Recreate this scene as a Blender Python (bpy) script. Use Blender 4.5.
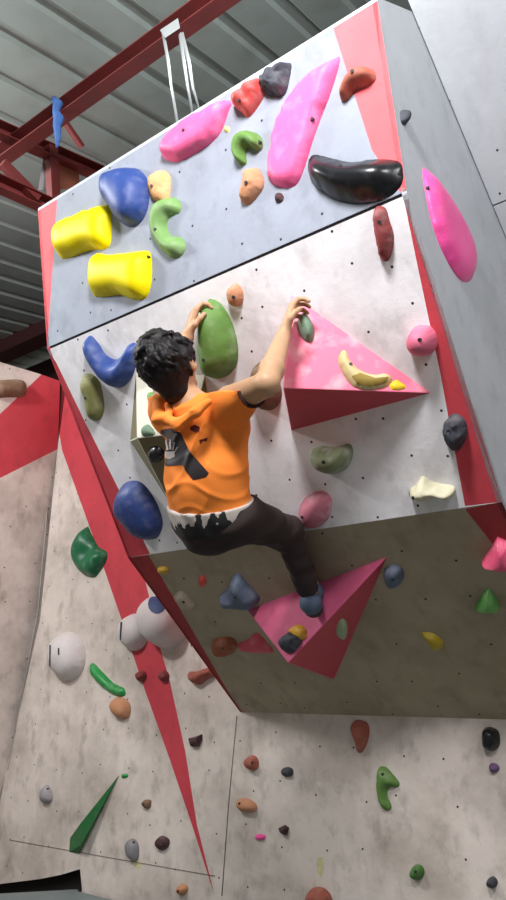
import bpy, bmesh, math, random
import numpy as np
from mathutils import Vector, Matrix, noise
from mathutils.geometry import delaunay_2d_cdt
from mathutils.bvhtree import BVHTree

for o in list(bpy.data.objects): bpy.data.objects.remove(o)
C = bpy.context.scene.collection
rnd = random.Random(7)

# ------------------------------------------------------------------ camera
ZC = 1.466                       # camera height above the floor
FPX = 750.0
PITCH, YAW = math.radians(17.4), math.radians(38.73)
_c, _s = math.cos(YAW), math.sin(YAW)
CR = Vector((_c, _s, 0)); FH = Vector((-_s, _c, 0)); ZZ = Vector((0, 0, 1))
CF = FH*math.cos(PITCH) + ZZ*math.sin(PITCH)
CU = -FH*math.sin(PITCH) + ZZ*math.cos(PITCH)
CAM = Vector((0, 0, ZC))
cam_d = bpy.data.cameras.new('camera'); cam = bpy.data.objects.new('camera', cam_d); C.objects.link(cam)
cam_d.sensor_fit = 'VERTICAL'; cam_d.sensor_height = 24; cam_d.lens = 24*FPX/900
cam_d.clip_start = 0.05
M3 = Matrix((CR, CU, -CF)).transposed()
cam.matrix_world = Matrix.Translation(CAM) @ M3.to_4x4()
bpy.context.scene.camera = cam

# ------------------------------------------------------------------ light
w = bpy.data.worlds.new('world'); bpy.context.scene.world = w; w.use_nodes = True
w.node_tree.nodes['Background'].inputs[0].default_value = (0.95, 0.9, 0.85, 1)
w.node_tree.nodes['Background'].inputs[1].default_value = 0.20
def area(name, loc, target, size, power, col):
    d = bpy.data.lights.new(name, 'AREA'); d.energy = power; d.size = size; d.color = col; d.shape = 'DISK'
    o = bpy.data.objects.new(name, d); C.objects.link(o); o.location = loc
    o.rotation_euler = (Vector(target)-Vector(loc)).to_track_quat('-Z', 'Y').to_euler()
    return o
area('hall_lamp', (-0.75, 0.35, 3.95), (-1.8, 2.1, 2.8), 0.5, 69, (0.99, 0.98, 1.0))
area('added_right_fill', (1.1, 0.7, 3.7), (-.6, 2.4, 3.0), 0.6, 27, (0.97, 0.98, 1.0))  # added fill out of view, brightens the grey side board
pt = bpy.data.lights.new('left_lamp', 'POINT'); pt.energy = 205; pt.shadow_soft_size = .15; pt.color = (0.98, 0.98, 1.0)
po = bpy.data.objects.new('left_lamp', pt); C.objects.link(po); po.location = (-4.2, .5, 4.1)
vs = bpy.context.scene.view_settings
vs.view_transform = 'Standard'; vs.look = 'None'; vs.gamma = 1; vs.use_curve_mapping = False
vs.exposure = 0.35

# ------------------------------------------------------------------ helpers
def ray(px, py): return CR*(px-253) + CU*(450-py) + CF*FPX
def hit(px, py, P, n):
    r = ray(px, py); return CAM + r*((P-CAM).dot(n)/r.dot(n))
def J(px, py, y): return CAM + ray(px, py)*(y/ray(px, py).y)

class Plane:
    """a flat panel: origin, in-plane axes u (along), v (up), n (towards the hall)"""
    def __init__(s, o, u, v):
        s.o = Vector(o); s.u = Vector(u).normalized(); v = Vector(v); s.v = (v - s.u*v.dot(s.u)).normalized()
        s.n = s.u.cross(s.v).normalized()
    def px(s, x, y, off=0):
        P = hit(x, y, s.o + s.n*off, s.n); d = P - s.o
        return (d.dot(s.u), d.dot(s.v))
    def w(s, a, b, h=0): return s.o + s.u*a + s.v*b + s.n*h
    def on(s, x, y, off=0):
        a, b = s.px(x, y, off); return s.w(a, b, off)
    def mat(s, a, b):
        m = Matrix((s.u, s.v, s.n)).transposed().to_4x4(); m.translation = s.w(a, b); return m

S = 0.72
def G(x, y, z): return Vector((x*S, y*S, z*S+ZC))
X0, X1 = -3.8146*S, -1.235*S
YZ = [G(0, 2.459, 3.023), G(0, 2.627, 2.077), G(0, 3.408, 0.82), G(0, 4.6, -0.194)]
def at_x(p, x): return Vector((x, p.y, p.z))
YB = 4.6*S
XA = Vector((1, 0, 0))
P_up = Plane(at_x(YZ[1], X0), XA, YZ[0]-YZ[1])
P_mid = Plane(at_x(YZ[2], X0), XA, YZ[1]-YZ[2])
P_low = Plane(at_x(YZ[3], X0), XA, YZ[2]-YZ[3])
P_side = Plane((X1, YB, ZC), (0, 1, 0), (0, 0, 1))
P_back = Plane((X0, YB, 0), XA, ZZ)

def linear(c):
    return tuple((v/12.92 if v <= .04045 else ((v+.055)/1.055)**2.4) for v in c)
def rgb(r, g, b): return linear((r/255, g/255, b/255))
def new_obj(name, me, parent=None, m=None):
    o = bpy.data.objects.new(name, me); C.objects.link(o)
    if m is not None: o.matrix_world = m
    if parent is not None:
        o.parent = parent; o.matrix_parent_inverse = Matrix.Identity(4)
        if m is not None:
            o.matrix_basis = parent_world[parent.name].inverted() @ m
            parent_world[o.name] = m
        else:
            o.matrix_basis = parent_world[parent.name].inverted(); parent_world[o.name] = Matrix.Identity(4)
    else:
        parent_world[o.name] = m.copy() if m is not None else Matrix.Identity(4)
    return o
parent_world = {}
def thing(name, label, cat, loc, group=None):
    o = bpy.data.objects.new(name, None); C.objects.link(o); o.empty_display_size = 0.1
    o.location = loc; parent_world[o.name] = Matrix.Translation(loc)
    return tag(o, label, cat, group)
def tag(o, label=None, cat=None, group=None, kind=None):
    if label: o['label'] = label
    if cat: o['category'] = cat
    if group: o['group'] = group
    if kind: o['kind'] = kind
    return o

# ------------------------------------------------------------------ materials
_mc = {}
def simple(name, col, rough=0.6, metal=0.0, var=0.12, scale=9, bump=0.0, bscale=120, dust=0.0, dustcol=(0.62, 0.58, 0.55), spec=0.4, coat=0.0):
    if name in _mc: return _mc[name]
    m = bpy.data.materials.new(name); m.use_nodes = True; nt = m.node_tree; b = nt.nodes['Principled BSDF']
    L = nt.links.new
    tc = nt.nodes.new('ShaderNodeTexCoord')
    nz = nt.nodes.new('ShaderNodeTexNoise'); nz.inputs['Scale'].default_value = scale; nz.inputs['Detail'].default_value = 5
    L(tc.outputs['Object'], nz.inputs['Vector'])
    mx = nt.nodes.new('ShaderNodeMix'); mx.data_type = 'RGBA'
    mx.inputs[6].default_value = (*[c*(1-var) for c in col], 1); mx.inputs[7].default_value = (*[min(1, c*(1+var)) for c in col], 1)
    L(nz.outputs['Fac'], mx.inputs[0]); out = mx.outputs[2]
    if dust:
        n2 = nt.nodes.new('ShaderNodeTexNoise'); n2.inputs['Scale'].default_value = scale*2.3; n2.inputs['Detail'].default_value = 6
        L(tc.outputs['Object'], n2.inputs['Vector'])
        r = nt.nodes.new('ShaderNodeMapRange'); r.inputs[1].default_value = 0.5; r.inputs[2].default_value = 0.75; r.inputs[4].default_value = dust
        L(n2.outputs['Fac'], r.inputs[0])
        m2 = nt.nodes.new('ShaderNodeMix'); m2.data_type = 'RGBA'; m2.inputs[7].default_value = (*dustcol, 1)
        L(r.outputs[0], m2.inputs[0]); L(out, m2.inputs[6]); out = m2.outputs[2]
    L(out, b.inputs['Base Color'])
    b.inputs['Roughness'].default_value = rough; b.inputs['Metallic'].default_value = metal
    b.inputs['Specular IOR Level'].default_value = spec; b.inputs['Coat Weight'].default_value = coat
    if bump:
        n3 = nt.nodes.new('ShaderNodeTexNoise'); n3.inputs['Scale'].default_value = bscale; n3.inputs['Detail'].default_value = 3
        L(tc.outputs['Object'], n3.inputs['Vector'])
        bp = nt.nodes.new('ShaderNodeBump'); bp.inputs['Strength'].default_value = bump; bp.inputs['Distance'].default_value = 0.01
        L(n3.outputs['Fac'], bp.inputs['Height']); L(bp.outputs[0], b.inputs['Normal'])
    _mc[name] = m; return m

def painted_board(name, col, dirtcol, dirt=0.5, holes=True, hole_sp=0.17, rough=0.75, streak=1.0):
    """painted plywood with rubbed-in chalk and boot dirt and drilled bolt holes; object space x,y in the panel"""
    m = bpy.data.materials.new(name); m.use_nodes = True; nt = m.node_tree; b = nt.nodes['Principled BSDF']
    L = nt.links.new; N = nt.nodes.new
    tc = N('ShaderNodeTexCoord'); V = tc.outputs['Object']
    def nz(scale, detail, sx=1, sy=1, off=0):
        mp = N('ShaderNodeMapping'); mp.inputs['Scale'].default_value = (sx, sy, 1); mp.inputs['Location'].default_value = (off, off*.7, 0)
        L(V, mp.inputs[0]); t = N('ShaderNodeTexNoise'); t.inputs['Scale'].default_value = scale; t.inputs['Detail'].default_value = detail
        t.inputs['Roughness'].default_value = .62
        L(mp.outputs[0], t.inputs['Vector']); return t.outputs['Fac']
    def rng(s, a, c, lo=0, hi=1):
        r = N('ShaderNodeMapRange'); r.inputs[1].default_value = a; r.inputs[2].default_value = c
        r.inputs[3].default_value = lo; r.inputs[4].default_value = hi; L(s, r.inputs[0]); return r.outputs[0]
    def mix(f, a, c, bt='MIX'):
        x = N('ShaderNodeMix'); x.data_type = 'RGBA'; x.blend_type = bt
        L(f, x.inputs[0]) if not isinstance(f, float) else setattr(x.inputs[0], 'default_value', f)
        for s, i in ((a, 6), (c, 7)):
            if isinstance(s, tuple): x.inputs[i].default_value = (*s, 1)
            else: L(s, x.inputs[i])
        return x.outputs[2]
    big = rng(nz(2.1, 6), .42, .68, 0, dirt)
    c1 = mix(big, col, dirtcol)
    med = rng(nz(9, 6, 1, .6, 3), .52, .74, 0, dirt*.8*streak)
    c2 = mix(med, c1, tuple(v*.6 for v in dirtcol))
    lightp = rng(nz(6, 5, 1, 1, 9), .55, .8, 0, .35)
    c3 = mix(lightp, c2, tuple(min(1, v*1.25+.04) for v in col))
    spk = rng(nz(38, 3, 1, 1, 5), .68, .78, 0, .4*dirt+.1)
    c4 = mix(spk, c3, tuple(v*.6 for v in dirtcol))
    if holes:
        vo = N('ShaderNodeTexVoronoi'); vo.voronoi_dimensions = '2D'; vo.inputs['Scale'].default_value = 1/hole_sp; vo.inputs['Randomness'].default_value = .45
        L(V, vo.inputs['Vector'])
        h = rng(vo.outputs['Distance'], .0058/hole_sp, .0042/hole_sp)
        c4 = mix(h, c4, (.02, .017, .015))
    L(c4, b.inputs['Base Color']); b.inputs['Roughness'].default_value = rough; b.inputs['Specular IOR Level'].default_value = .3
    bp = N('ShaderNodeBump'); bp.inputs['Strength'].default_value = .25; bp.inputs['Distance'].default_value = .004
    L(nz(45, 4), bp.inputs['Height']); L(bp.outputs[0], b.inputs['Normal'])
    return m
M = {}
M['white'] = painted_board('white_board', rgb(240, 238, 241), rgb(172, 166, 164), .5)
M['white_right'] = painted_board('white_board_clean', rgb(184, 187, 191), rgb(164, 165, 168), .3, hole_sp=.24)
M['grey'] = painted_board('grey_board', rgb(146, 152, 164), rgb(120, 124, 132), .5, hole_sp=.22)
M['grey_side'] = painted_board('grey_side_board', rgb(184, 188, 193), rgb(160, 162, 165), .4, holes=False)
M['back'] = painted_board('worn_white_board', rgb(218, 206, 197), rgb(154, 141, 130), .72, hole_sp=.23)
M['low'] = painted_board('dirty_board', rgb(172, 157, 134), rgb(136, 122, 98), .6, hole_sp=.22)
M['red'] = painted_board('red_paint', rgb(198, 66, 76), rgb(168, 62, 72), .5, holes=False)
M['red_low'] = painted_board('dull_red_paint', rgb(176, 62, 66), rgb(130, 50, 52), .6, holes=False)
M['coral'] = painted_board('lit_red_paint', rgb(232, 92, 98), rgb(232, 118, 122), .4, holes=False)  # the red paint in a lighter copy, its bright lighting put into the colour
M['black'] = simple('black_recess', (.012, .009, .009), .9)
M['bolt'] = simple('bolt_hole_dark', (.03, .028, .028), .5)
M['steel_red'] = simple('red_oxide_steel', rgb(112, 46, 44), .6, var=.25, scale=5, dust=.5, dustcol=rgb(80, 45, 40))
M['roof'] = simple('corrugated_zinc', rgb(158, 169, 164), .45, metal=.1, var=.12, scale=2.5, dust=.3, dustcol=rgb(110, 112, 104))
M['strap'] = simple('strap_zinc', rgb(200, 205, 205), .35, metal=.5)
M['bluetie'] = simple('blue_cord', rgb(62, 100, 160), .85, bump=.8, bscale=90)

# ------------------------------------------------------------------ geometry tools
def pip(p, poly):
    x, y = p; c = False; n = len(poly)
    for i in range(n):
        x1, y1 = poly[i]; x2, y2 = poly[i-1]
        if (y1 > y) != (y2 > y) and x < (x2-x1)*(y-y1)/(y2-y1)+x1: c = not c
    return c
def panel(name, pl, outline, paints, base, thick=0.018, parent=None):
    """flat board; painted fields are material slots on its own faces"""
    pts = [Vector(p) for p in outline]; n0 = len(pts); edges = [(i, (i+1) % n0) for i in range(n0)]
    for poly, _ in paints:
        k = len(pts); pts += [Vector(p) for p in poly]; m = len(poly)
        edges += [(k+i, k+(i+1) % m) for i in range(m)]
    v, e, f, *_ = delaunay_2d_cdt(pts, edges, [], 0, 1e-5)
    verts = [(p.x, p.y, 0) for p in v]; nv = len(verts); verts += [(p.x, p.y, -thick) for p in v]
    faces = []; mats = []
    cnt = {}
    for t in f:
        c = (sum(v[i].x for i in t)/len(t), sum(v[i].y for i in t)/len(t))
        if not pip(c, outline): continue
        mi = 0
        for k, (poly, _) in enumerate(paints):
            if pip(c, poly): mi = k+1
        faces.append(tuple(t)); mats.append(mi); faces.append(tuple(i+nv for i in reversed(t))); mats.append(0)
        for a, b_ in zip(t, t[1:]+t[:1]): cnt[(a, b_)] = mi
    for (a, b_), mi in cnt.items():
        if (b_, a) not in cnt: faces.append((b_, a, a+nv, b_+nv)); mats.append(mi)
    me = bpy.data.meshes.new(name); me.from_pydata(verts, [], faces)
    me.materials.append(base)
    for _, mt in paints: me.materials.append(mt)
    me.polygons.foreach_set('material_index', mats); me.update()
    o = new_obj(name, me, parent, pl.mat(0, 0)); return o
def prism_mesh(name, verts, faces, mat, parent=None, bevel=0.0, m=None, mats=None, fm=None):
    """polyhedron from world points; origin at their mean"""
    c = sum((Vector(v) for v in verts), Vector())/len(verts)
    if m is None: m = Matrix.Translation(c)
    mi = m.inverted()
    bm = bmesh.new(); vs_ = [bm.verts.new(mi @ Vector(v)) for v in verts]
    for k, f in enumerate(faces):
        ff = bm.faces.new([vs_[i] for i in f])
        if fm: ff.material_index = fm[k]
    bmesh.ops.recalc_face_normals(bm, faces=bm.faces)
    if bevel: bmesh.ops.bevel(bm, geom=bm.edges[:], offset=bevel, segments=2, affect='EDGES', profile=.6)
    me = bpy.data.meshes.new(name); bm.to_mesh(me); bm.free()
    for x in (mats or [mat]): me.materials.append(x)
    return new_obj(name, me, parent, m)
def box_between(name, a, b, wx, wz, mat, parent=None, up=ZZ, flange=0.0):
    """rolled steel channel: web with two flanges, from a to b"""
    a, b = Vector(a), Vector(b); d = (b-a).normalized(); s = d.cross(up).normalized(); u = s.cross(d).normalized()
    L = (b-a).length; t = .006
    if flange:
        prof = [(-wx/2, -wz/2), (wx/2, -wz/2), (wx/2, -wz/2+t), (-wx/2+t, -wz/2+t), (-wx/2+t, wz/2-t), (wx/2, wz/2-t), (wx/2, wz/2), (-wx/2, wz/2)]
    else: prof = [(-wx/2, -wz/2), (wx/2, -wz/2), (wx/2, wz/2), (-wx/2, wz/2)]
    n = len(prof); vs_ = [a+s*p+u*q for p, q in prof]+[b+s*p+u*q for p, q in prof]
    fs = [tuple(range(n))[::-1], tuple(range(n, 2*n))]+[(i, (i+1) % n, n+(i+1) % n, n+i) for i in range(n)]
    return prism_mesh(name, vs_, fs, mat, parent)
def tube(name, pts, r, mat, parent=None, seg=10, flat=1.0):
    pts = [Vector(p) for p in pts]; c = pts[0]; vs_ = []; fs = []
    rs = r if isinstance(r, (list, tuple)) else [r]*len(pts)
    for i, p in enumerate(pts):
        d = (pts[min(i+1, len(pts)-1)]-pts[max(i-1, 0)]).normalized()
        s = d.cross(Vector((.3, .9, .2))).normalized(); u = s.cross(d)
        for k in range(seg):
            a = 2*math.pi*k/seg; vs_.append(p+s*math.cos(a)*rs[i]+u*math.sin(a)*rs[i]*flat-c)
    for i in range(len(pts)-1):
        for k in range(seg):
            fs.append((i*seg+k, i*seg+(k+1) % seg, (i+1)*seg+(k+1) % seg, (i+1)*seg+k))
    fs.append(tuple(range(seg))[::-1]); fs.append(tuple(range((len(pts)-1)*seg, len(pts)*seg)))
    me = bpy.data.meshes.new(name); me.from_pydata([tuple(v) for v in vs_], [], fs); me.materials.append(mat)
    me.polygons.foreach_set('use_smooth', [True]*len(me.polygons))
    return new_obj(name, me, parent, Matrix.Translation(c))

def catmull(poly, n=6):
    out = []; m = len(poly); P = [Vector(p) for p in poly]
    for i in range(m):
        p0, p1, p2, p3 = P[i-1], P[i], P[(i+1) % m], P[(i+2) % m]
        for k in range(n):
            t = k/n; out.append(.5*((2*p1)+(p2-p0)*t+(2*p0-5*p1+4*p2-p3)*t*t+(3*p1-p0-3*p2+p3)*t**3))
    return out
def inflate(poly, h, wfrac=1.0, power=2.0, smooth=True, rough=0.0, lean=(0, 0), dish=0.0, res=None, seed=0, slope=(0, 0), sm=8):
    """closed dome over an outline: verts, faces in panel coordinates (z out of the wall)"""
    P = catmull(poly, 6) if smooth else [Vector(p) for p in poly]
    if not smooth:
        Q = []
        for i, p in enumerate(P):
            q = P[(i+1) % len(P)]; k = 6
            Q += [p.lerp(q, j/k) for j in range(k)]
        P = Q
    xs = np.array([p.x for p in P]); ys = np.array([p.y for p in P])
    ext = max(np.ptp(xs), np.ptp(ys)); res = res or max(ext/26, .0035)
    A = np.stack([xs, ys], 1); B = np.roll(A, -1, 0); D = B-A; L2 = (D**2).sum(1)+1e-12
    def dist(q):
        t = np.clip(((q-A)*D).sum(1)/L2, 0, 1); return np.sqrt((((A+D*t[:, None])-q)**2).sum(1).min())
    pl = [(p.x, p.y) for p in P]; pts = list(P); ds = [0.0]*len(P)
    i = 0
    y = ys.min()
    while y < ys.max():
        x = xs.min() + (res/2 if i % 2 else 0)
        while x < xs.max():
            if pip((x, y), pl):
                d = dist(np.array([x, y]))
                if d > res*.45: pts.append(Vector((x, y))); ds.append(d)
            x += res
        y += res*.866; i += 1
    n0 = len(P); v, e, f, ov, *_ = delaunay_2d_cdt(pts, [(k, (k+1) % n0) for k in range(n0)], [], 0, 1e-7)
    dd = [max([ds[k] for k in o]) if o else 0 for o in ov]
    dm = max(dd)*wfrac
    f = [t for t in f if pip((sum(v[i].x for i in t)/3, sum(v[i].y for i in t)/3), pl)]
    H = np.array([h*(1-(1-min(d/dm, 1))**power)**(1/power) if d > 0 else 0 for d in dd])
    nb = [set() for _ in v]; directed = set()
    for t in f:
        for a, b_ in zip(t, t[1:]+t[:1]): nb[a].add(b_); nb[b_].add(a); directed.add((a, b_))
    bound = set()
    for (a, b_) in directed:
        if (b_, a) not in directed: bound.add(a); bound.add(b_)
    if smooth:
        for _ in range(sm):
            H2 = H.copy()
            for i_ in range(len(v)):
                if i_ not in bound and nb[i_]: H2[i_] = .5*H[i_]+.5*sum(H[j] for j in nb[i_])/len(nb[i_])
            H = H2
    cx, cy = xs.mean(), ys.mean()
    vs_ = []
    for i_, p in enumerate(v):
        z = H[i_]; q = (p.x-cx)/ext; r_ = (p.y-cy)/ext
        z *= 1+slope[0]*q*2+slope[1]*r_*2
        if dish: z *= 1-dish*math.exp(-(q*q+r_*r_)*28)
        dx = dy = 0
        if rough and z > .002:
            nv_ = noise.noise_vector(Vector((p.x, p.y, seed*3.1))/ext*4)
            z += rough*h*nv_.z; dx = nv_.x*rough*h*.5; dy = nv_.y*rough*h*.5
            n4 = noise.noise(Vector((p.x, p.y, seed*1.7))/ext*11); z += n4*rough*h*.35
        z = max(z, 0)
        vs_.append((p.x-cx+lean[0]*z+dx, p.y-cy+lean[1]*z+dy, z-.001))
    nv = len(vs_); idx = {}
    fs = [tuple(t) for t in f]
    for a in bound: idx[a] = len(vs_); vs_.append((vs_[a][0], vs_[a][1], -.004))
    for (a, b_) in directed:
        if (b_, a) not in directed: fs.append((b_, a, idx[a], idx[b_]))
    return vs_, fs, (cx, cy)

CATH = 'climbing hold'
def hold(pl, pix, h, mat, label, lift=.35, name='climbing_hold', bolt=True, group=None, flat=False, boltpos=None, cat=None, **kw):
    poly = [pl.px(x, y, h*lift) for x, y in pix]
    area2 = sum(poly[i-1][0]*poly[i][1]-poly[i][0]*poly[i-1][1] for i in range(len(poly)))
    if area2 < 0: poly = poly[::-1]
    vs_, fs, (cx, cy) = inflate(poly, h, smooth=not flat, seed=len(bpy.data.objects), **kw)
    me = bpy.data.meshes.new(name); me.from_pydata(vs_, [], fs); me.materials.append(mat)
    me.polygons.foreach_set('use_smooth', [not flat]*len(me.polygons)); me.update()
    o = new_obj(name, me, None, pl.mat(cx, cy)); tag(o, label, cat or CATH, group)
    if bolt:
        bx, by = (0, 0)
        if boltpos: a, b_ = pl.px(*boltpos, h*.8); bx, by = a-cx, b_-cy
        best = min(range(len(vs_)), key=lambda i: (vs_[i][0]-bx)**2+(vs_[i][1]-by)**2 - (0 if vs_[i][2] > .003 else -1))
        z = vs_[best][2]; bm = bmesh.new()
        bmesh.ops.create_cone(bm, cap_ends=True, segments=12, radius1=.0065, radius2=.0065, depth=.012)
        bb = bpy.data.meshes.new('bolt'); bm.to_mesh(bb); bm.free(); bb.materials.append(M['bolt'])
        new_obj('bolt', bb, o, pl.mat(cx, cy) @ Matrix.Translation((vs_[best][0], vs_[best][1], z-.003)))
    return o

def blob(cx, cy, rx, ry, rot=0, n=9, jit=.12, seed=0):
    r = random.Random(seed*13+int(cx)); out = []
    for k in range(n):
        a = 2*math.pi*k/n; q = 1+r.uniform(-jit, jit)
        x, y = rx*q*math.cos(a), ry*q*math.sin(a); c, s = math.cos(rot), math.sin(rot)
        out.append((cx+x*c-y*s, cy+x*s+y*c))
    return out

#=STRUCTURE=
# ------------------------------------------------------------------ structure
def W(pl, pts): return [pl.px(x, y) for x, y in pts]
bx = lambda x: (x-X0)
WID = X1-X0
LU = (YZ[0]-YZ[1]).length; LM = (YZ[1]-YZ[2]).length; LL = (YZ[2]-YZ[3]).length
box = thing('climbing_overhang', 'wide faceted climbing box with grey top board, white middle board and shaded underside', 'climbing wall section', at_x(YZ[3], (X0+X1)/2))
def clampw(pl, pts, top): # clip drawn paint corners onto the board
    return [(min(max(a, 0), WID), min(max(b_, 0), top)) for a, b_ in W(pl, pts)]
up = panel('upper_board', P_up, [(0, 0.006), (WID, 0.006), (WID, LU), (0, LU)],
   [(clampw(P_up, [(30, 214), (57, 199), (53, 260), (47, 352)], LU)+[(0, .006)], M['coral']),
    (clampw(P_up, [(333, 27), (372, 150), (400, 192)], LU)+[(WID, .006), (WID, LU)], M['coral'])], M['grey'], parent=box)  # corners: the red paint with its bright lighting put into the colour
tag(up, 'grey painted upper board with lit red corners')
mid = panel('middle_board', P_mid, [(0, 0), (WID, 0), (WID, LM-.006), (0, LM-.006)],
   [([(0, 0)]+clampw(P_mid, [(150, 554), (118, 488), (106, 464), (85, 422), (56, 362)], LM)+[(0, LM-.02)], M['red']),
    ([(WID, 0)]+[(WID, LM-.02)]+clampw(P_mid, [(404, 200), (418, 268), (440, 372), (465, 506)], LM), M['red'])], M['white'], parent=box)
tag(mid, 'white middle board with red painted edges')
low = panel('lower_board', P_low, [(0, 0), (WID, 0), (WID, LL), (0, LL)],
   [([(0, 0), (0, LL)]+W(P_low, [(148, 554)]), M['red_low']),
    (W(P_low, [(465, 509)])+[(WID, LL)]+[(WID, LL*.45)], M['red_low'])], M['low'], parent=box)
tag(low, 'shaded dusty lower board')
YT = G(0, 2.847, 3.268)
for x, nm in ((X1, 'side_board'), (X0, 'side_board')):
    s = 1 if x == X1 else -1
    ring = [(YZ[0].y, YZ[0].z), (YZ[1].y, YZ[1].z), (YZ[2].y, YZ[2].z), (YZ[3].y, YZ[3].z), (YB, YT.z-.1), (YT.y, YT.z)]
    vs_ = [Vector((x, y, z)) for y, z in ring]+[Vector((x-s*.018, y, z)) for y, z in ring]; n = len(ring)
    fs = [tuple(range(n)), tuple(range(n, 2*n))[::-1]]+[(i, (i+1) % n, n+(i+1) % n, n+i) for i in range(n)]
    o = prism_mesh(nm, vs_, fs, M['grey_side'] if s == 1 else M['red'], box, m=Matrix(((0, 0, 1, x), (1, 0, 0, YB), (0, 1, 0, ZC), (0, 0, 0, 1))))
    if s == 1: tag(o, 'plain grey side board')
vs_ = [(X0, YZ[0].y, YZ[0].z), (X1, YZ[0].y, YZ[0].z), (X1, YT.y, YT.z), (X0, YT.y, YT.z), (X1, YB, YT.z-.1), (X0, YB, YT.z-.1)]
vs2 = [Vector(v) for v in vs_]+[Vector(v)+Vector((0, 0, .015)) for v in vs_]
prism_mesh('top_board', vs2, [(0, 1, 2, 3), (3, 2, 4, 5), (6, 9, 8, 7), (9, 11, 10, 8), (0, 6, 7, 1), (1, 7, 8, 2), (2, 8, 10, 4), (4, 10, 11, 5), (5, 11, 9, 3), (3, 9, 6, 0)], M['grey_side'], box)
# black gap between upper and middle boards (backing strip)
a, b_ = at_x(YZ[1], X0), at_x(YZ[1], X1); nmid = (P_up.n+P_mid.n)*.5
sv = []
for p in (a, b_):
    sv += [p+P_up.v*.012-P_up.n*.0005, p-P_mid.v*.012-P_mid.n*.0005, p-nmid*.05]
prism_mesh('joint_gap', [v - nmid*.003 for v in sv], [(0, 1, 2), (3, 5, 4), (0, 3, 4, 1), (1, 4, 5, 2), (2, 5, 3, 0)], M['black'], box)

# back wall
PB = P_back
def pb(x, y): return PB.px(x, y)
TOP = ZC+2.6*S
cr = [pb(58, 445), pb(40, 620), pb(5, 775)]
crx = min(c[0] for c in cr)-.0
zt = 3.4
paint = [pb(58, 360), pb(58, 425), pb(62, 450), pb(90, 528), pb(120, 615), pb(142, 682), pb(170, 760), pb(192, 825), pb(215, 897), pb(197, 825), pb(185, 750), pb(170, 682), pb(158, 640), pb(150, 600), pb(120, 480), pb(100, 380)]
cut = [pb(82, 889), pb(80, 869), pb(60, 875), pb(40, 879), pb(0, 884)]
left_edge = [(cut[-1][0]-.4, cut[-1][1]-.03), (cr[2][0]-.14, 1.0), cr[2], cr[1], cr[0], (cr[0][0]-.012, pb(60, 372)[1])]
wall_out = [(2.9, -.0), (2.9, zt), (.3, zt), (.3, pb(60, 372)[1])] + [left_edge[5], left_edge[4], left_edge[3], left_edge[2], left_edge[1], left_edge[0]] + cut[::-1] + [(cut[0][0], 0)]
wb = panel('wall_back', PB, wall_out, [(paint, M['red'])], M['back'], thick=.02); tag(wb, kind='structure')
# seams (battens) of the back wall boards: thin dark gaps as trims
def trim(nm, pts, wdt=.004, mat=None):
    p = [PB.w(*pb(x, y), .0012) for x, y in pts]
    o = tube(nm, p, wdt/2, mat or M['seam'], seg=6); tag(o, kind='structure'); return o
M['seam'] = simple('seam_grey', rgb(128, 116, 106), .9)
trim('trim_1', [(10, 840), (215, 876)]); trim('trim_2', [(237, 716), (229, 800), (222, 896)], .005)
trim('trim_3', [(52, 460), (38, 612), (8, 770)], .005, simple('batten_white', rgb(196, 188, 180), .7))
# dark recess behind the cut, set back
rec = prism_mesh('trim_4', [Vector((X0-4, YB+.06, 0)), Vector((X0-1, YB+.06, 0)), Vector((X0-1, YB+.06, .9)), Vector((X0-4, YB+.06, .9)),
                       Vector((X0-4, YB+.08, 0)), Vector((X0-1, YB+.08, 0)), Vector((X0-1, YB+.08, .9)), Vector((X0-4, YB+.08, .9))],
           [(0, 1, 2, 3), (4, 7, 6, 5), (0, 4, 5, 1), (1, 5, 6, 2), (2, 6, 7, 3), (3, 7, 4, 0)], M['black']); tag(rec, kind='structure')
# left wall: from the crease towards the hall
c0 = PB.w(*cr[0]); c2 = PB.w(*cr[2]); top_c = c0+(c0-c2)*.25
P_left = Plane(c2, Vector((.17, .98, 0)), c0-c2)
def pL(x, y): return P_left.px(x, y)
lo = [pL(58, 445), pL(40, 620), pL(5, 775), pL(-40, 960), pL(-260, 1000), pL(-260, 262), pL(0, 362), pL(40, 374), pL(60, 381)]
wl = panel('wall_left', P_left, lo, [([pL(65, 360), pL(62, 447), pL(0, 478), pL(-60, 508), pL(-60, 455), pL(0, 414), pL(42, 374), pL(45, 365)], M['red'])], M['back'], thick=.02)
tag(wl, kind='structure')

# right overhanging wall beyond the box
q0 = G(0, 2.3, 3.671); q1 = G(0, 4.6, 1.98)
P_right = Plane((X1, q1.y, q1.z), XA, q0-q1)
LR = (q0-q1).length; seam = P_right.px(500, 203)[1]
wr = panel('wall_right', P_right, [(0.004, 0), (2.6, 0), (2.6, seam-.004), (0.004, seam-.004)], [], M['white_right'], parent=None); tag(wr, kind='structure')
wr2 = panel('wall_right', P_right, [(0.004, seam+.004), (2.6, seam+.004), (2.6, LR), (0.004, LR)], [], M['white_right']); wr2.name = 'wall_upper_right'; tag(wr2, kind='structure')
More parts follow.
